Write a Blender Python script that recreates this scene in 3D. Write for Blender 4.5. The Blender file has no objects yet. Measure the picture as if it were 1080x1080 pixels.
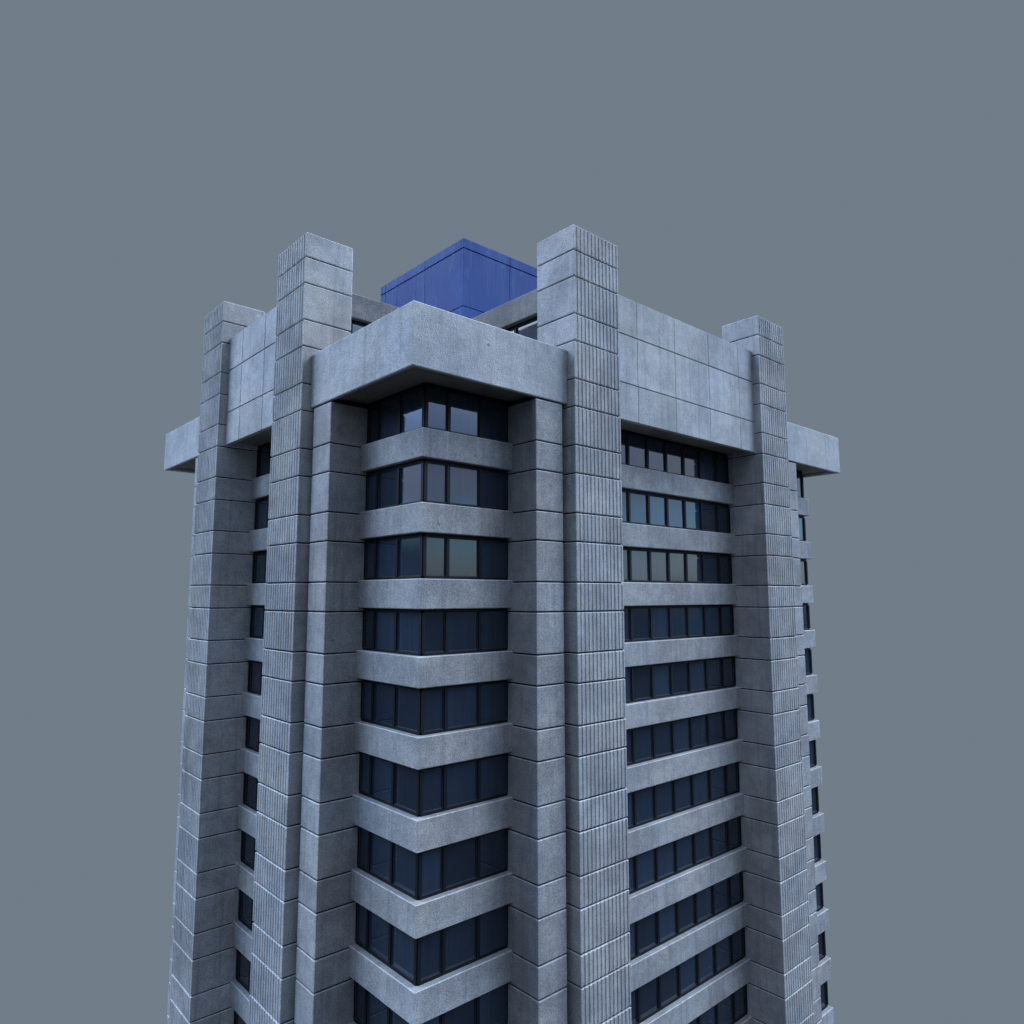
import bpy, bmesh, math, random
from mathutils import Matrix, Vector
random.seed(7)
S = bpy.context.scene
col = S.collection
OX, OY, OZ = 20.02, 16.90, 46.0          # building centre / base in survey coordinates
W, D = 40.04, 33.80                      # plan size
A, B = 9.27, 12.755                      # pier start / end measured from a corner
XP = (W - B, W - A)                      # second pier on the long side
YP = (D - B, D - A)                      # second pier on the short side
P = 3.37                                 # storey height
NF = 12

# ------------------------------------------------------------------ materials
def nt(m):
    m.use_nodes = True
    t = m.node_tree
    for n in list(t.nodes): t.nodes.remove(n)
    return t
def N(t, k, **kw):
    n = t.nodes.new(k)
    for a, b in kw.items():
        if a in n.inputs.keys() if isinstance(a, str) else False: n.inputs[a].default_value = b
        else: setattr(n, a, b)
    return n
def math_n(t, op, a, b=None, c=None, clamp=False):
    n = t.nodes.new('ShaderNodeMath'); n.operation = op; n.use_clamp = clamp
    for i, v in enumerate((a, b, c)):
        if v is None: continue
        if isinstance(v, (int, float)): n.inputs[i].default_value = v
        else: t.links.new(v, n.inputs[i])
    return n.outputs[0]
def mixc(t, f, a, b, mode='MIX'):
    n = t.nodes.new('ShaderNodeMix'); n.data_type = 'RGBA'; n.blend_type = mode
    for i, v in ((0, f), (6, a), (7, b)):
        if isinstance(v, (int, float)): n.inputs[i].default_value = v
        elif isinstance(v, tuple): n.inputs[i].default_value = (*v, 1)
        else: t.links.new(v, n.inputs[i])
    return n.outputs[2]
def noise(t, vec, scale, detail=3, rough=.55, mapping=None):
    if mapping:
        mp = t.nodes.new('ShaderNodeMapping'); mp.inputs['Scale'].default_value = mapping
        t.links.new(vec, mp.inputs[0]); vec = mp.outputs[0]
    n = t.nodes.new('ShaderNodeTexNoise'); n.inputs['Scale'].default_value = scale
    n.inputs['Detail'].default_value = detail; n.inputs['Roughness'].default_value = rough
    t.links.new(vec, n.inputs['Vector']); return n.outputs['Fac']
def ramp(t, f, lo, hi, a=0., b=1.):
    n = t.nodes.new('ShaderNodeMapRange'); n.interpolation_type = 'SMOOTHSTEP'
    t.links.new(f, n.inputs[0])
    for i, v in enumerate((lo, hi, a, b)): n.inputs[i+1].default_value = v
    return n.outputs[0]

def concrete(name, ca, cb, grain=1., streak=.25, bump=.5):
    m = bpy.data.materials.new(name); t = nt(m)
    out = N(t, 'ShaderNodeOutputMaterial'); bs = N(t, 'ShaderNodeBsdfPrincipled')
    t.links.new(bs.outputs[0], out.inputs[0])
    pos = N(t, 'ShaderNodeNewGeometry').outputs['Position']
    big = noise(t, pos, .35, 5, .6)
    c = mixc(t, ramp(t, big, .38, .60), ca, cb)
    warm = noise(t, pos, .22, 3, .5)
    c = mixc(t, 1., c, mixc(t, ramp(t, warm, .35, .65), (1.03, 1., .965), (.985, 1., 1.02)), 'MULTIPLY')
    mid = noise(t, pos, 1.6, 6, .62)
    c = mixc(t, 1., c, mixc(t, ramp(t, mid, .3, .72), (.88, .88, .89), (1.08, 1.08, 1.075)), 'MULTIPLY')
    fine = noise(t, pos, 19., 4, .75)
    lo, hi = 1-.30*grain, 1+.26*grain
    c = mixc(t, 1., c, mixc(t, ramp(t, fine, .36, .64), (lo, lo, lo*1.01), (hi, hi, hi*.995)), 'MULTIPLY')
    st = noise(t, pos, 1., 4, .6, (3.2, 3.2, .16))
    c = mixc(t, math_n(t, 'MULTIPLY', ramp(t, st, .5, .74), streak), c, (.16, .165, .18))
    st2 = noise(t, pos, 1.7, 3, .6, (2.6, 2.6, .2))
    c = mixc(t, math_n(t, 'MULTIPLY', ramp(t, st2, .55, .8), streak*.8), c, (.52, .53, .55))
    pk = noise(t, pos, 7.5, 2, .5)
    c = mixc(t, ramp(t, pk, .71, .77, 0, .6), c, (.12, .12, .13))
    at = N(t, 'ShaderNodeAttribute', attribute_name='tone')
    c = mixc(t, 1., c, at.outputs['Color'], 'MULTIPLY')
    t.links.new(c, bs.inputs['Base Color'])
    bs.inputs['Roughness'].default_value = .88
    bs.inputs['Specular IOR Level'].default_value = .25
    h = math_n(t, 'ADD', math_n(t, 'MULTIPLY', fine, .7), math_n(t, 'MULTIPLY', noise(t, pos, 4.5, 5, .7), .8))
    b = N(t, 'ShaderNodeBump'); b.inputs['Strength'].default_value = bump; b.inputs['Distance'].default_value = .05
    t.links.new(h, b.inputs['Height']); t.links.new(b.outputs[0], bs.inputs['Normal'])
    return m
def plain(name, c, rough=.5, spec=.5, metal=0., var=.0):
    m = bpy.data.materials.new(name); t = nt(m)
    out = N(t, 'ShaderNodeOutputMaterial'); bs = N(t, 'ShaderNodeBsdfPrincipled')
    t.links.new(bs.outputs[0], out.inputs[0])
    pos = N(t, 'ShaderNodeNewGeometry').outputs['Position']
    f = noise(t, pos, 3., 4, .6)
    k = 1-.25-var
    t.links.new(mixc(t, ramp(t, f, .3, .7), tuple(x*k for x in c), c), bs.inputs['Base Color'])
    bs.inputs['Roughness'].default_value = rough; bs.inputs['Specular IOR Level'].default_value = spec
    bs.inputs['Metallic'].default_value = metal
    return m
def glass_mat():
    m = bpy.data.materials.new('coated_glass'); t = nt(m)
    out = N(t, 'ShaderNodeOutputMaterial'); bs = N(t, 'ShaderNodeBsdfPrincipled')
    t.links.new(bs.outputs[0], out.inputs[0])
    pos = N(t, 'ShaderNodeNewGeometry').outputs['Position']
    at = N(t, 'ShaderNodeAttribute', attribute_name='tone')
    st = noise(t, pos, 1., 3, .6, (9., 9., .25))
    c = mixc(t, ramp(t, st, .35, .7), (.016, .028, .048), (.021, .035, .057))
    c = mixc(t, 1., c, at.outputs['Color'], 'MULTIPLY')
    t.links.new(c, bs.inputs['Base Color'])
    dirt = noise(t, pos, 1.3, 5, .65)
    t.links.new(ramp(t, dirt, .3, .8, .015, .07), bs.inputs['Roughness'])
    bs.inputs['IOR'].default_value = 1.75
    w = noise(t, pos, .9, 2, .5)
    b = N(t, 'ShaderNodeBump'); b.inputs['Strength'].default_value = .12; b.inputs['Distance'].default_value = .02
    t.links.new(w, b.inputs['Height']); t.links.new(b.outputs[0], bs.inputs['Normal'])
    return m
def blue_mat():
    m = bpy.data.materials.new('blue_cladding'); t = nt(m)
    out = N(t, 'ShaderNodeOutputMaterial'); bs = N(t, 'ShaderNodeBsdfPrincipled')
    t.links.new(bs.outputs[0], out.inputs[0])
    pos = N(t, 'ShaderNodeNewGeometry').outputs['Position']
    big = noise(t, pos, .25, 4, .6)
    c = mixc(t, ramp(t, big, .3, .7), (.015, .046, .205), (.026, .068, .255))
    st = noise(t, pos, 1., 5, .65, (2.2, 2.2, .10))
    c = mixc(t, ramp(t, st, .48, .74, 0, .75), c, (.055, .135, .32))
    st = noise(t, pos, .9, 5, .7, (1., 1., .45))
    c = mixc(t, ramp(t, st, .56, .72, 0, .5), c, (.09, .20, .34))
    st = noise(t, pos, 1.9, 4, .6, (2.2, 2.2, .16))
    c = mixc(t, ramp(t, st, .55, .8, 0, .45), c, (.015, .034, .14))
    at = N(t, 'ShaderNodeAttribute', attribute_name='tone')
    c = mixc(t, 1., c, at.outputs['Color'], 'MULTIPLY')
    t.links.new(c, bs.inputs['Base Color'])
    bs.inputs['Roughness'].default_value = .6; bs.inputs['Specular IOR Level'].default_value = .15
    return m
M = dict(
    concrete=concrete('precast_concrete', (.300, .305, .318), (.390, .396, .406), 1.05, .46, .6),
    light=concrete('pale_precast_concrete', (.41, .432, .455), (.52, .542, .57), .85, .38, 1.1),
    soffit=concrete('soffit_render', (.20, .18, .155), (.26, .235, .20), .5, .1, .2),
    joint=plain('joint_sealant', (.016, .019, .026), .8, .2),
    frame=plain('anodised_frame', (.007, .009, .013), .6, .25),
    gasket=plain('glazing_bead', (.045, .055, .075), .5, .3),
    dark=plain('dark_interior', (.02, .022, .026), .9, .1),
    roof=plain('roof_membrane', (.12, .12, .12), .9, .2),
    plug=concrete('mortar_plug', (.27, .27, .29), (.31, .31, .33), .4, .1, .2),
    glass=glass_mat(), blue=blue_mat())

# ------------------------------------------------------------------ mesh builder
def inset(poly, d):
    n = len(poly); ar = sum(poly[i][0]*poly[(i+1) % n][1]-poly[(i+1) % n][0]*poly[i][1] for i in range(n))
    s = 1 if ar > 0 else -1; out = []
    for i in range(n):
        p0, p1, p2 = Vector(poly[i-1]), Vector(poly[i]), Vector(poly[(i+1) % n])
        a = (p1-p0).normalized(); b = (p2-p1).normalized()
        na = Vector((-a.y, a.x))*s; nb = Vector((-b.y, b.x))*s
        k = 1+na.dot(nb)
        out.append(tuple(p1+(na+nb)*(d/max(k, .3))))
    return out
def cut(poly, c):
    """chamfer the convex corners of a polygon"""
    if c <= 0: return poly
    n = len(poly); ar = sum(poly[i][0]*poly[(i+1) % n][1]-poly[(i+1) % n][0]*poly[i][1] for i in range(n)); out = []
    for i in range(n):
        p0, p1, p2 = Vector(poly[i-1]), Vector(poly[i]), Vector(poly[(i+1) % n])
        a, b = p1-p0, p2-p1
        cr = (a.x*b.y-a.y*b.x)*(1 if ar > 0 else -1)
        if cr > 0 and min(a.length, b.length) > 1.2*c and max(a.length, b.length) > .26:
            out += [tuple(p1-a.normalized()*c), tuple(p1+b.normalized()*c)]
        else: out.append(tuple(p1))
    return out
class MB:
    def __init__(s): s.v = []; s.f = []; s.m = []; s.t = []; s.mats = []
    def mi(s, m):
        if m not in s.mats: s.mats.append(m)
        return s.mats.index(m)
    def face(s, idx, m, tone): s.f.append(idx); s.m.append(m); s.t.append(tone)
    def prism(s, poly, z0, z1, mat, c=0., tone=None, swap=False):
        tone = random.uniform(.90, 1.09) if tone is None else tone
        m = s.mi(mat); p = cut(poly, c); q = inset(p, c) if c > 0 else p
        rings = [(q, z0), (p, z0+c), (p, z1-c), (q, z1)] if c > 0 else [(p, z0), (p, z1)]
        base = len(s.v); n = len(p)
        for pts, z in rings:
            for x, y in pts: s.v.append((y-OX, x-OY, z+OZ) if swap else (x-OX, y-OY, z+OZ))
        edge_hilite = 1.55 if c > 0 else 1.  # chamfer faces toned paler: edge highlight painted into the colour
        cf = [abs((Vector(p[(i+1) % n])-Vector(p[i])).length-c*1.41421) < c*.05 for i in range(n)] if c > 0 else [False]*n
        for k in range(len(rings)-1):
            for i in range(n):
                j = (i+1) % n
                s.face([base+k*n+i, base+k*n+j, base+(k+1)*n+j, base+(k+1)*n+i], m, tone*(edge_hilite*1.2 if cf[i] else edge_hilite if (len(rings) == 4 and k != 1) else 1.))
        s.face([base+i for i in range(n)], m, tone)
        s.face([base+(len(rings)-1)*n+i for i in range(n)], m, tone)
    def box(s, x0, x1, y0, y1, z0, z1, mat, c=0., tone=None, swap=False):
        s.prism([(x0, y0), (x1, y0), (x1, y1), (x0, y1)], z0, z1, mat, c, tone, swap)
    def quad(s, pts, mat, tone=1.):
        b = len(s.v); s.v += [(x-OX, y-OY, z+OZ) for x, y, z in pts]; s.face([b, b+1, b+2, b+3], s.mi(mat), tone)
    def build(s, name, parent=None, label=None):
        me = bpy.data.meshes.new(name)
        me.from_pydata(s.v, [], s.f)
        for m in s.mats: me.materials.append(M[m])
        for p, m in zip(me.polygons, s.m): p.material_index = m
        ca = me.color_attributes.new('tone', 'FLOAT_COLOR', 'CORNER')
        for p, t in zip(me.polygons, s.t):
            for li in p.loop_indices: ca.data[li].color = (t, t, t, 1)
        bm = bmesh.new(); bm.from_mesh(me); bmesh.ops.recalc_face_normals(bm, faces=bm.faces); bm.to_mesh(me); bm.free()
        o = bpy.data.objects.new(name, me); col.objects.link(o)
        if parent: o.parent = parent
        if label: o['label'] = label
        return o

root = bpy.data.objects.new('office_tower', None); col.objects.link(root)
root['label'] = 'grey concrete office tower with fluted piers, dark ribbon windows and blue rooftop box'
root['category'] = 'building'

ZB = -OZ                                   # base of the tower
JT = [-1.56-P*k for k in range(-2, NF+2)]
JT += [-2.97-P*k for k in range(-2, NF+2)]
JT = sorted(j for j in JT if j > ZB+1)

# ------------------------------------------------------------------ fluted piers
def pier(x0, x1, swap, label, fluted=True):
    b = MB(); y0, y1 = -.52, 2.2; top = 6.51; g = .036
    zs = [ZB]+JT+[top]
    w = x1-x0; n = 13
    p = w/(n-.56)
    for a, c in zip(zs[:-1], zs[1:]):
        za = a+(g if a > ZB else 0); zc = c-(g if c < top else 0)
        poly = []
        for i in range(n):
            q = x0+i*p
            poly += [(q if i else x0, y0), (q+p*.44, y0)]
            if i < n-1: poly += [(q+p*.58, y0+.038), (q+p*.86, y0+.038)]
        poly[-1] = (x1, y0)
        poly += [(x1, y1), (x0, y1)]
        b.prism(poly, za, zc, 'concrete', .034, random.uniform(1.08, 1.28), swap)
    b.box(x0+.09, x1-.09, y0+.10, y1-.09, ZB, top-.1, 'joint', 0, 1, swap)
    return b.build('pier', root, label)
piers = [pier(A, B, False, 'fluted concrete pier at the right of the front corner, rising above the roofline'),
         pier(*XP, False, 'fluted concrete pier at the far end of the long side'),
         pier(A, B, True, 'fluted concrete pier at the left of the front corner'),
         pier(*YP, True, 'fluted concrete pier at the far end of the short side')]

# ------------------------------------------------------------------ smooth inner columns beside the corner bays
def column(x0, x1, swap):
    b = MB(); y0, y1 = .03, 3.0; g = .036; top = -2.90
    zs = [ZB]+[j for j in JT if j < -4]+[top]
    for a, c in zip(zs[:-1], zs[1:]):
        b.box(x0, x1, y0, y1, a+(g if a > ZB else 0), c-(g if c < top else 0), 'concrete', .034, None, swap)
    b.box(x0+.09, x1-.09, y0+.09, y1-.05, ZB, -2.7, 'joint', 0, 1, swap)
    return b.build('column', root)
cols = [column(7.12, 8.92, False), column(W-8.92, W-7.12, False), column(7.12, 8.92, True), column(D-8.92, D-7.12, True)]

# ------------------------------------------------------------------ corner cornices
def cornice(cx, cy, sx, sy):
    """cx,cy outer corner; sx,sy direction into the building"""
    b = MB(); e = A-.006; w = .24
    f = lambda u, v: (cx+sx*u, cy+sy*v)
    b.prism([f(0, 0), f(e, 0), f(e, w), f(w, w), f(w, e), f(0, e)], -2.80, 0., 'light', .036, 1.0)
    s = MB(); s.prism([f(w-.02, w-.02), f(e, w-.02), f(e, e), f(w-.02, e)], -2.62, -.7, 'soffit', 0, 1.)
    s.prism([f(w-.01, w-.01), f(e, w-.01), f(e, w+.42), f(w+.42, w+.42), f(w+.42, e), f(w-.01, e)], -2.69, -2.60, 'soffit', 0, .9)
    o = b.build('cornice', root); s.build('soffit', o); return o
cor = [cornice(0, 0, 1, 1), cornice(W, 0, -1, 1), cornice(0, D, 1, -1)]

# ------------------------------------------------------------------ panelled parapet walls between the piers
def parapet(xs, swap):
    b = MB(); zs = [-2.85, -.79, 1.96, 4.10]; g = .042 if swap else .020; h = .030
    for i in range(len(xs)-1):
        for k in range(3):
            x0 = xs[i]+(g if i else .004); x1 = xs[i+1]-(g if i < len(xs)-2 else .004)
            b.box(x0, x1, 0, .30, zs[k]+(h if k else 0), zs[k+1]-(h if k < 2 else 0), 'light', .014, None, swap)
    b.box(xs[0]+.01, xs[-1]-.01, .04, .28, -2.80, 4.05, 'joint', 0, 1, swap)
    o = b.build('parapet_wall', root)
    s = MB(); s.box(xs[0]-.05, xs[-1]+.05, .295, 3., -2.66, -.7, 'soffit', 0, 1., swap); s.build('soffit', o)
    return o
parapet([B, 14.94, 18.48, 22.03, 25.52, XP[0]], False)
parapet([B, 15.44, 18.86, YP[0]], True)

# ------------------------------------------------------------------ spandrels
ST = [-4.83-P*k for k in range(NF+1)]      # spandrel tops
for k, z in enumerate(ST):
    z0, z1 = z-1.33, z
    for sgn in ('front', 'right', 'left'):
        b = MB(); e = 8.4; i = 1.78
        if sgn == 'front': r = (i, e, i, e)
        elif sgn == 'right': r = (W-e, W-i, i, e)
        else: r = (i, e, D-e, D-i)
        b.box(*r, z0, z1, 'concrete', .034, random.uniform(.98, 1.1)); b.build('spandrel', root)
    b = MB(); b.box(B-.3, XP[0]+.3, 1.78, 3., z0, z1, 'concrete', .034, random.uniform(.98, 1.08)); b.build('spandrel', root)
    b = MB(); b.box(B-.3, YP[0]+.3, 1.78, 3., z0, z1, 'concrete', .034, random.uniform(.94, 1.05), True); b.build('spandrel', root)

# ------------------------------------------------------------------ windows
def glaze(fr, gl, edges, y, z0, z1, swap, mw=.17, flip=None):
    """edges: mullion centre lines incl. both ends; y glass plane depth; flip: mirrored plane (far facades)"""
    d = 1 if flip is None else -1
    yy = y if flip is None else flip
    Y = lambda t: yy+d*t
    def bx(x0, x1, a, c, za, zb, m, tn=1.):
        y0, y1 = sorted((Y(a), Y(c))); fr.box(x0, x1, y0, y1, za, zb, m, 0, tn, swap)
    hd, sl = .17, .12
    bx(edges[0], edges[-1], -.07, .05, z1-hd, z1+.03, 'frame'); bx(edges[0], edges[-1], -.07, .05, z0-.03, z0+sl, 'frame')
    for e in edges[0:]:
        bx(e-mw/2, e+mw/2, -.10, .05, z0+sl, z1-hd, 'frame')
    for a, c in zip(edges[:-1], edges[1:]):
        x0, x1 = a+mw/2, c-mw/2; q = .04
        if x1-x0 < .1: continue
        za, zb = z0+sl, z1-hd
        bx(x0, x0+q, -.035, .01, za, zb, 'gasket'); bx(x1-q, x1, -.035, .01, za, zb, 'gasket')
        bx(x0+q, x1-q, -.035, .01, za, za+q, 'gasket'); bx(x0+q, x1-q, -.035, .01, zb-q*.7, zb, 'gasket')
        tx = math.tan(math.radians(random.gauss(0, .16))); tz = math.tan(math.radians(random.gauss(0, .16)))
        h, w = (zb-za)/2, (x1-x0)/2; xm, zm = (x0+x1)/2, (za+zb)/2; pts = []
        for sx, sz in ((-1, -1), (1, -1), (1, 1), (-1, 1)):
            xx = xm+sx*w; t_ = Y(sx*w*tx+sz*h*tz)
            pts.append((t_, xx, zm+sz*h) if swap else (xx, t_, zm+sz*h))
        gl.quad(pts, 'glass', random.uniform(.7, 1.5))
G = 2.17
rows = [(ST[0], -2.66)]+[(ST[k], ST[k-1]-1.33) for k in range(1, NF+1)]
def window(name, sides, z0, z1):
    fr, gl = MB(), MB()
    for a in sides: glaze(fr, gl, *a[:2], z0, z1, *a[2:])
    w = gl.build(name, root); fr.build('window_frame', w)
for z0, z1 in rows:
    window('corner_window', [([2.20, 3.47, 5.38, 7.2], G, False), ([2.20, 4.19, 6.09, 7.2], G, True)], z0, z1)
    window('ribbon_window', [([B-.05]+[27.62-1.845*k for k in range(7, 0, -1)]+[XP[0]-.02], G, False)], z0, z1)
    window('ribbon_window', [([B-.05, 13.45, 15.32, 17.19, 19.06, 20.93, YP[0]+.05], G, True)], z0, z1)
    window('corner_window', [([W-7.2, W-5.38, W-3.47, W-2.02], G, False)], z0, z1)
    window('corner_window', [([D-7.2, D-6.09, D-4.19, D-2.20], G, True)], z0, z1)

# dark rooms behind the glass, and the blank far sides
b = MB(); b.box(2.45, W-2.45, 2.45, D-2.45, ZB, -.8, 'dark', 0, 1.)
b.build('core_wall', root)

# ------------------------------------------------------------------ set-back attic storey
i0, i1, j0, j1 = 9.35, W-9.35, 9.35, D-9.35
def plus(i0, i1, j0, j1, e):
    return [(i0, e), (i1, e), (i1, j0), (W-e, j0), (W-e, j1), (i1, j1), (i1, D-e), (i0, D-e), (i0, j1), (e, j1), (e, j0), (i0, j0)]
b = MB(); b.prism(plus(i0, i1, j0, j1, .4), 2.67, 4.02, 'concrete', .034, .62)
attic = b.build('attic_storey', root)
b = MB(); b.prism(plus(i0+.45, i1-.45, j0+.45, j1-.45, .8), -.69, 2.68, 'dark', 0, 1.)
b.build('attic_wall', attic)
fr, gl = MB(), MB()
ed = [2.2+.2, 4.35, 6.2, 8.05, 9.9]
glaze(fr, gl, ed, 9.74, -.6, 2.66, True); glaze(fr, gl, ed, 9.74, -.6, 2.66, False)
w = gl.build('attic_window', root); fr.build('window_frame', w)

# ------------------------------------------------------------------ blue plant room
bx0, by0, bx1, by1 = 11.65, 11.70, 28.3, 22.1
ph = MB(); tr = MB(); tb = MB()
xs = [bx0, 15.77, 19.9, 24.0, bx1]; ys = [by0, 16.15, 17.26, 19.77, 21.4, by1]
g = .018
for z0, z1, bld, out in ((6.66, 10.67, ph, 0.), (10.69, 11.37, tr, .02), (5.55, 6.64, tb, .02)):
    for a, c in zip(xs[:-1], xs[1:]):
        for yy in ((by0-out, by0+.25), (by1-.25, by1+out)):
            l = a+.013 if a > bx0 else a-out; r = c-.013 if c < bx1 else c+out
            bld.box(l, r, *yy, z0+g, z1-g, 'blue', .02, random.uniform(.92, 1.08))
    for a, c in zip(ys[:-1], ys[1:]):
        for xx in ((bx0-out, bx0+.25), (bx1-.25, bx1+out)):
            l = a+.013 if a > by0 else by0+.25; r = c-.013 if c < by1 else by1-.25
            bld.box(*xx, l, r, z0+g, z1-g, 'blue', .02, random.uniform(.92, 1.08))
ph.box(bx0+.1, bx1-.1, by0+.1, by1-.1, 5.6, 11.3, 'joint', 0, 1.)
o = ph.build('plant_room', root, 'blue panelled plant room on the roof'); tr.build('trim', o); tb.build('trim', o)
b = MB(); b.box(bx0+.6, bx1-.6, by0+.6, by1-.6, 3.9, 5.7, 'dark', 0, 1.); b.build('plinth', o)

# ------------------------------------------------------------------ patched tie holes cast in the concrete
def plug(p, ax, parent, r=.085):
    bm = bmesh.new()
    bmesh.ops.create_cone(bm, cap_ends=True, segments=20, radius1=r, radius2=r*.82, depth=.018)
    bmesh.ops.translate(bm, verts=bm.verts, vec=(0, 0, .007))
    rot = Matrix.Rotation(math.radians(90), 4, 'X') if ax == 'y' else Matrix.Rotation(math.radians(-90), 4, 'Y')
    bmesh.ops.transform(bm, matrix=Matrix.Translation((p[0]-OX, p[1]-OY, p[2]+OZ)) @ rot, verts=bm.verts)
    me = bpy.data.meshes.new('tie_hole_plug'); bm.to_mesh(me); bm.free(); me.materials.append(M['plug'])
    ca = me.color_attributes.new('tone', 'FLOAT_COLOR', 'CORNER')
    for d in ca.data: d.color = (1, 1, 1, 1)
    o = bpy.data.objects.new('tie_hole_plug', me); col.objects.link(o); o.parent = parent
plug((4.12, 0, -.95), 'y', cor[0]); 
sp = [o for o in root.children if o.name.startswith('spandrel')]
plug((4.81, 1.78, -5.72), 'y', sp[0]); plug((2.76, 1.78, -9.08), 'y', sp[5]); plug((1.78, 2.57, -5.91), 'x', sp[0])
for q in ((.63, 7.12, -10.63), (.50, 7.12, -14.40), (.50, 7.12, -18.21), (.5, 7.12, -4.07)): plug(q, 'y', cols[2])
for q in ((7.12, .8, -7.4), (7.12, .8, -17.5)): plug(q, 'x', cols[0])

# ------------------------------------------------------------------ camera (solved from the photo's vanishing points)
R = ((0.7464, -0.6655, -0.0003), (0.0767, 0.0864, -0.9933), (0.6611, 0.7414, 0.1155))
right = Vector(R[0]).normalized(); fwd = Vector(R[2]); fwd = (fwd-right*fwd.dot(right)).normalized(); up = right.cross(fwd)
cam = bpy.data.objects.new('camera', bpy.data.cameras.new('camera')); col.objects.link(cam)
mt = Matrix((right, up, -fwd)).transposed().to_4x4()
mt.translation = (-16.0672-OX, -24.2228-OY, -12.2976+OZ)
cam.matrix_world = mt
cam.data.sensor_width = 36; cam.data.lens = 36*755.1/1080; cam.data.clip_end = 2000
S.camera = cam

# ------------------------------------------------------------------ light: overcast sky, one soft sun
sd = Vector((.62, -.36, .80)).normalized()
sun = bpy.data.lights.new('sun', 'SUN'); sun.energy = 1.0; sun.angle = math.radians(20); sun.color = (.93, .96, 1)
so = bpy.data.objects.new('sun', sun); col.objects.link(so); so.rotation_euler = sd.to_track_quat('Z', 'Y').to_euler()
w = bpy.data.worlds.new('World'); S.world = w; t = nt(w)
out = N(t, 'ShaderNodeOutputWorld')
sky = N(t, 'ShaderNodeTexSky'); sky.sky_type = 'NISHITA'; sky.sun_disc = False
sky.sun_elevation = math.asin(sd.z); sky.sun_rotation = math.atan2(sd.x, sd.y)
tc = N(t, 'ShaderNodeTexCoord').outputs['Generated']
sx = N(t, 'ShaderNodeSeparateXYZ'); t.links.new(tc, sx.inputs[0]); X, Y_, Z = sx.outputs
hl = math_n(t, 'MAXIMUM', math_n(t, 'SQRT', math_n(t, 'ADD', math_n(t, 'MULTIPLY', X, X), math_n(t, 'MULTIPLY', Y_, Y_))), .02)
ah = Vector((.6655, .7464))
ca = math_n(t, 'DIVIDE', math_n(t, 'ADD', math_n(t, 'MULTIPLY', X, ah.x), math_n(t, 'MULTIPLY', Y_, ah.y)), hl)   # cosine of azimuth from the hazy quarter
haze = math_n(t, 'MULTIPLY', ramp(t, ca, .40, .62), ramp(t, Z, .72, .9, 1., 0.))
# clouds
cn = noise(t, tc, 2.2, 6, .58, (1, 1, 3.2))
cloud = mixc(t, ramp(t, cn, .40, .62), (.46, .70, 1.09), (.93, 1.01, 1.13))
cr = N(t, 'ShaderNodeValToRGB')                     # bands of cloud and clear sky low over the horizon
t.links.new(math_n(t, 'ADD', Z, math_n(t, 'MULTIPLY', math_n(t, 'SUBTRACT', noise(t, tc, 3.6, 6, .6, (1, 1, 4.5)), .5), .15)), cr.inputs[0])
for i, (p_, c_) in enumerate(((0., (.22, .33, .50)), (.05, (.34, .62, .82)), (.085, (.28, .82, 1.35)), (.12, (.26, .70, 1.35)), (.15, (.34, .43, .66)), (.20, (.33, .40, .64)), (.235, (.26, .44, .92)), (.30, (.55, .72, 1.05)))):
    e_ = cr.color_ramp.elements[i] if i < 2 else cr.color_ramp.elements.new(p_)
    e_.position = p_; e_.color = (*c_, 1)
cloud = mixc(t, ramp(t, Z, .24, .36), cr.outputs[0], cloud)
el = ramp(t, Z, .12, .62, .95, 7.2)
azf = ramp(t, ca, -.72, -.05, .05, 1.)
lf = math_n(t, 'SUBTRACT', math_n(t, 'MULTIPLY', Y_, ah.x), math_n(t, 'MULTIPLY', X, ah.y))
azf = math_n(t, 'MULTIPLY', azf, ramp(t, lf, -.3, .3, 1., 1.27))
zen = ramp(t, Z, .62, .9)                                   # overhead the azimuth no longer matters
azf = math_n(t, 'ADD', math_n(t, 'MULTIPLY', azf, math_n(t, 'SUBTRACT', 1., zen)), math_n(t, 'MULTIPLY', zen, .15))
up_b = N(t, 'ShaderNodeBackground'); t.links.new(cloud, up_b.inputs[0]); t.links.new(math_n(t, 'MULTIPLY', el, azf), up_b.inputs[1])
nb = N(t, 'ShaderNodeBackground'); t.links.new(sky.outputs[0], nb.inputs[0]); nb.inputs[1].default_value = .05
ad = N(t, 'ShaderNodeAddShader'); t.links.new(up_b.outputs[0], ad.inputs[0]); t.links.new(nb.outputs[0], ad.inputs[1])
lo_b = N(t, 'ShaderNodeBackground'); lo_b.inputs[0].default_value = (.044, .052, .064, 1)
m1 = N(t, 'ShaderNodeMixShader'); dark_rise = ramp(t, lf, .1, .6, 0., .085)                        # dark horizon raised on one side, added to darken glass reflections
t.links.new(ramp(t, math_n(t, 'SUBTRACT', Z, dark_rise), -.035, .03), m1.inputs[0]); t.links.new(lo_b.outputs[0], m1.inputs[1]); t.links.new(ad.outputs[0], m1.inputs[2])
hz = N(t, 'ShaderNodeBackground'); hz.inputs[0].default_value = (.165, .205, .250, 1)
m2 = N(t, 'ShaderNodeMixShader'); t.links.new(haze, m2.inputs[0]); t.links.new(m1.outputs[0], m2.inputs[1]); t.links.new(hz.outputs[0], m2.inputs[2])
t.links.new(m2.outputs[0], out.inputs[0])

S.render.engine = 'CYCLES'
S.view_settings.view_transform = 'Standard'; S.view_settings.look = 'None'
S.view_settings.exposure = 0; S.view_settings.gamma = 1
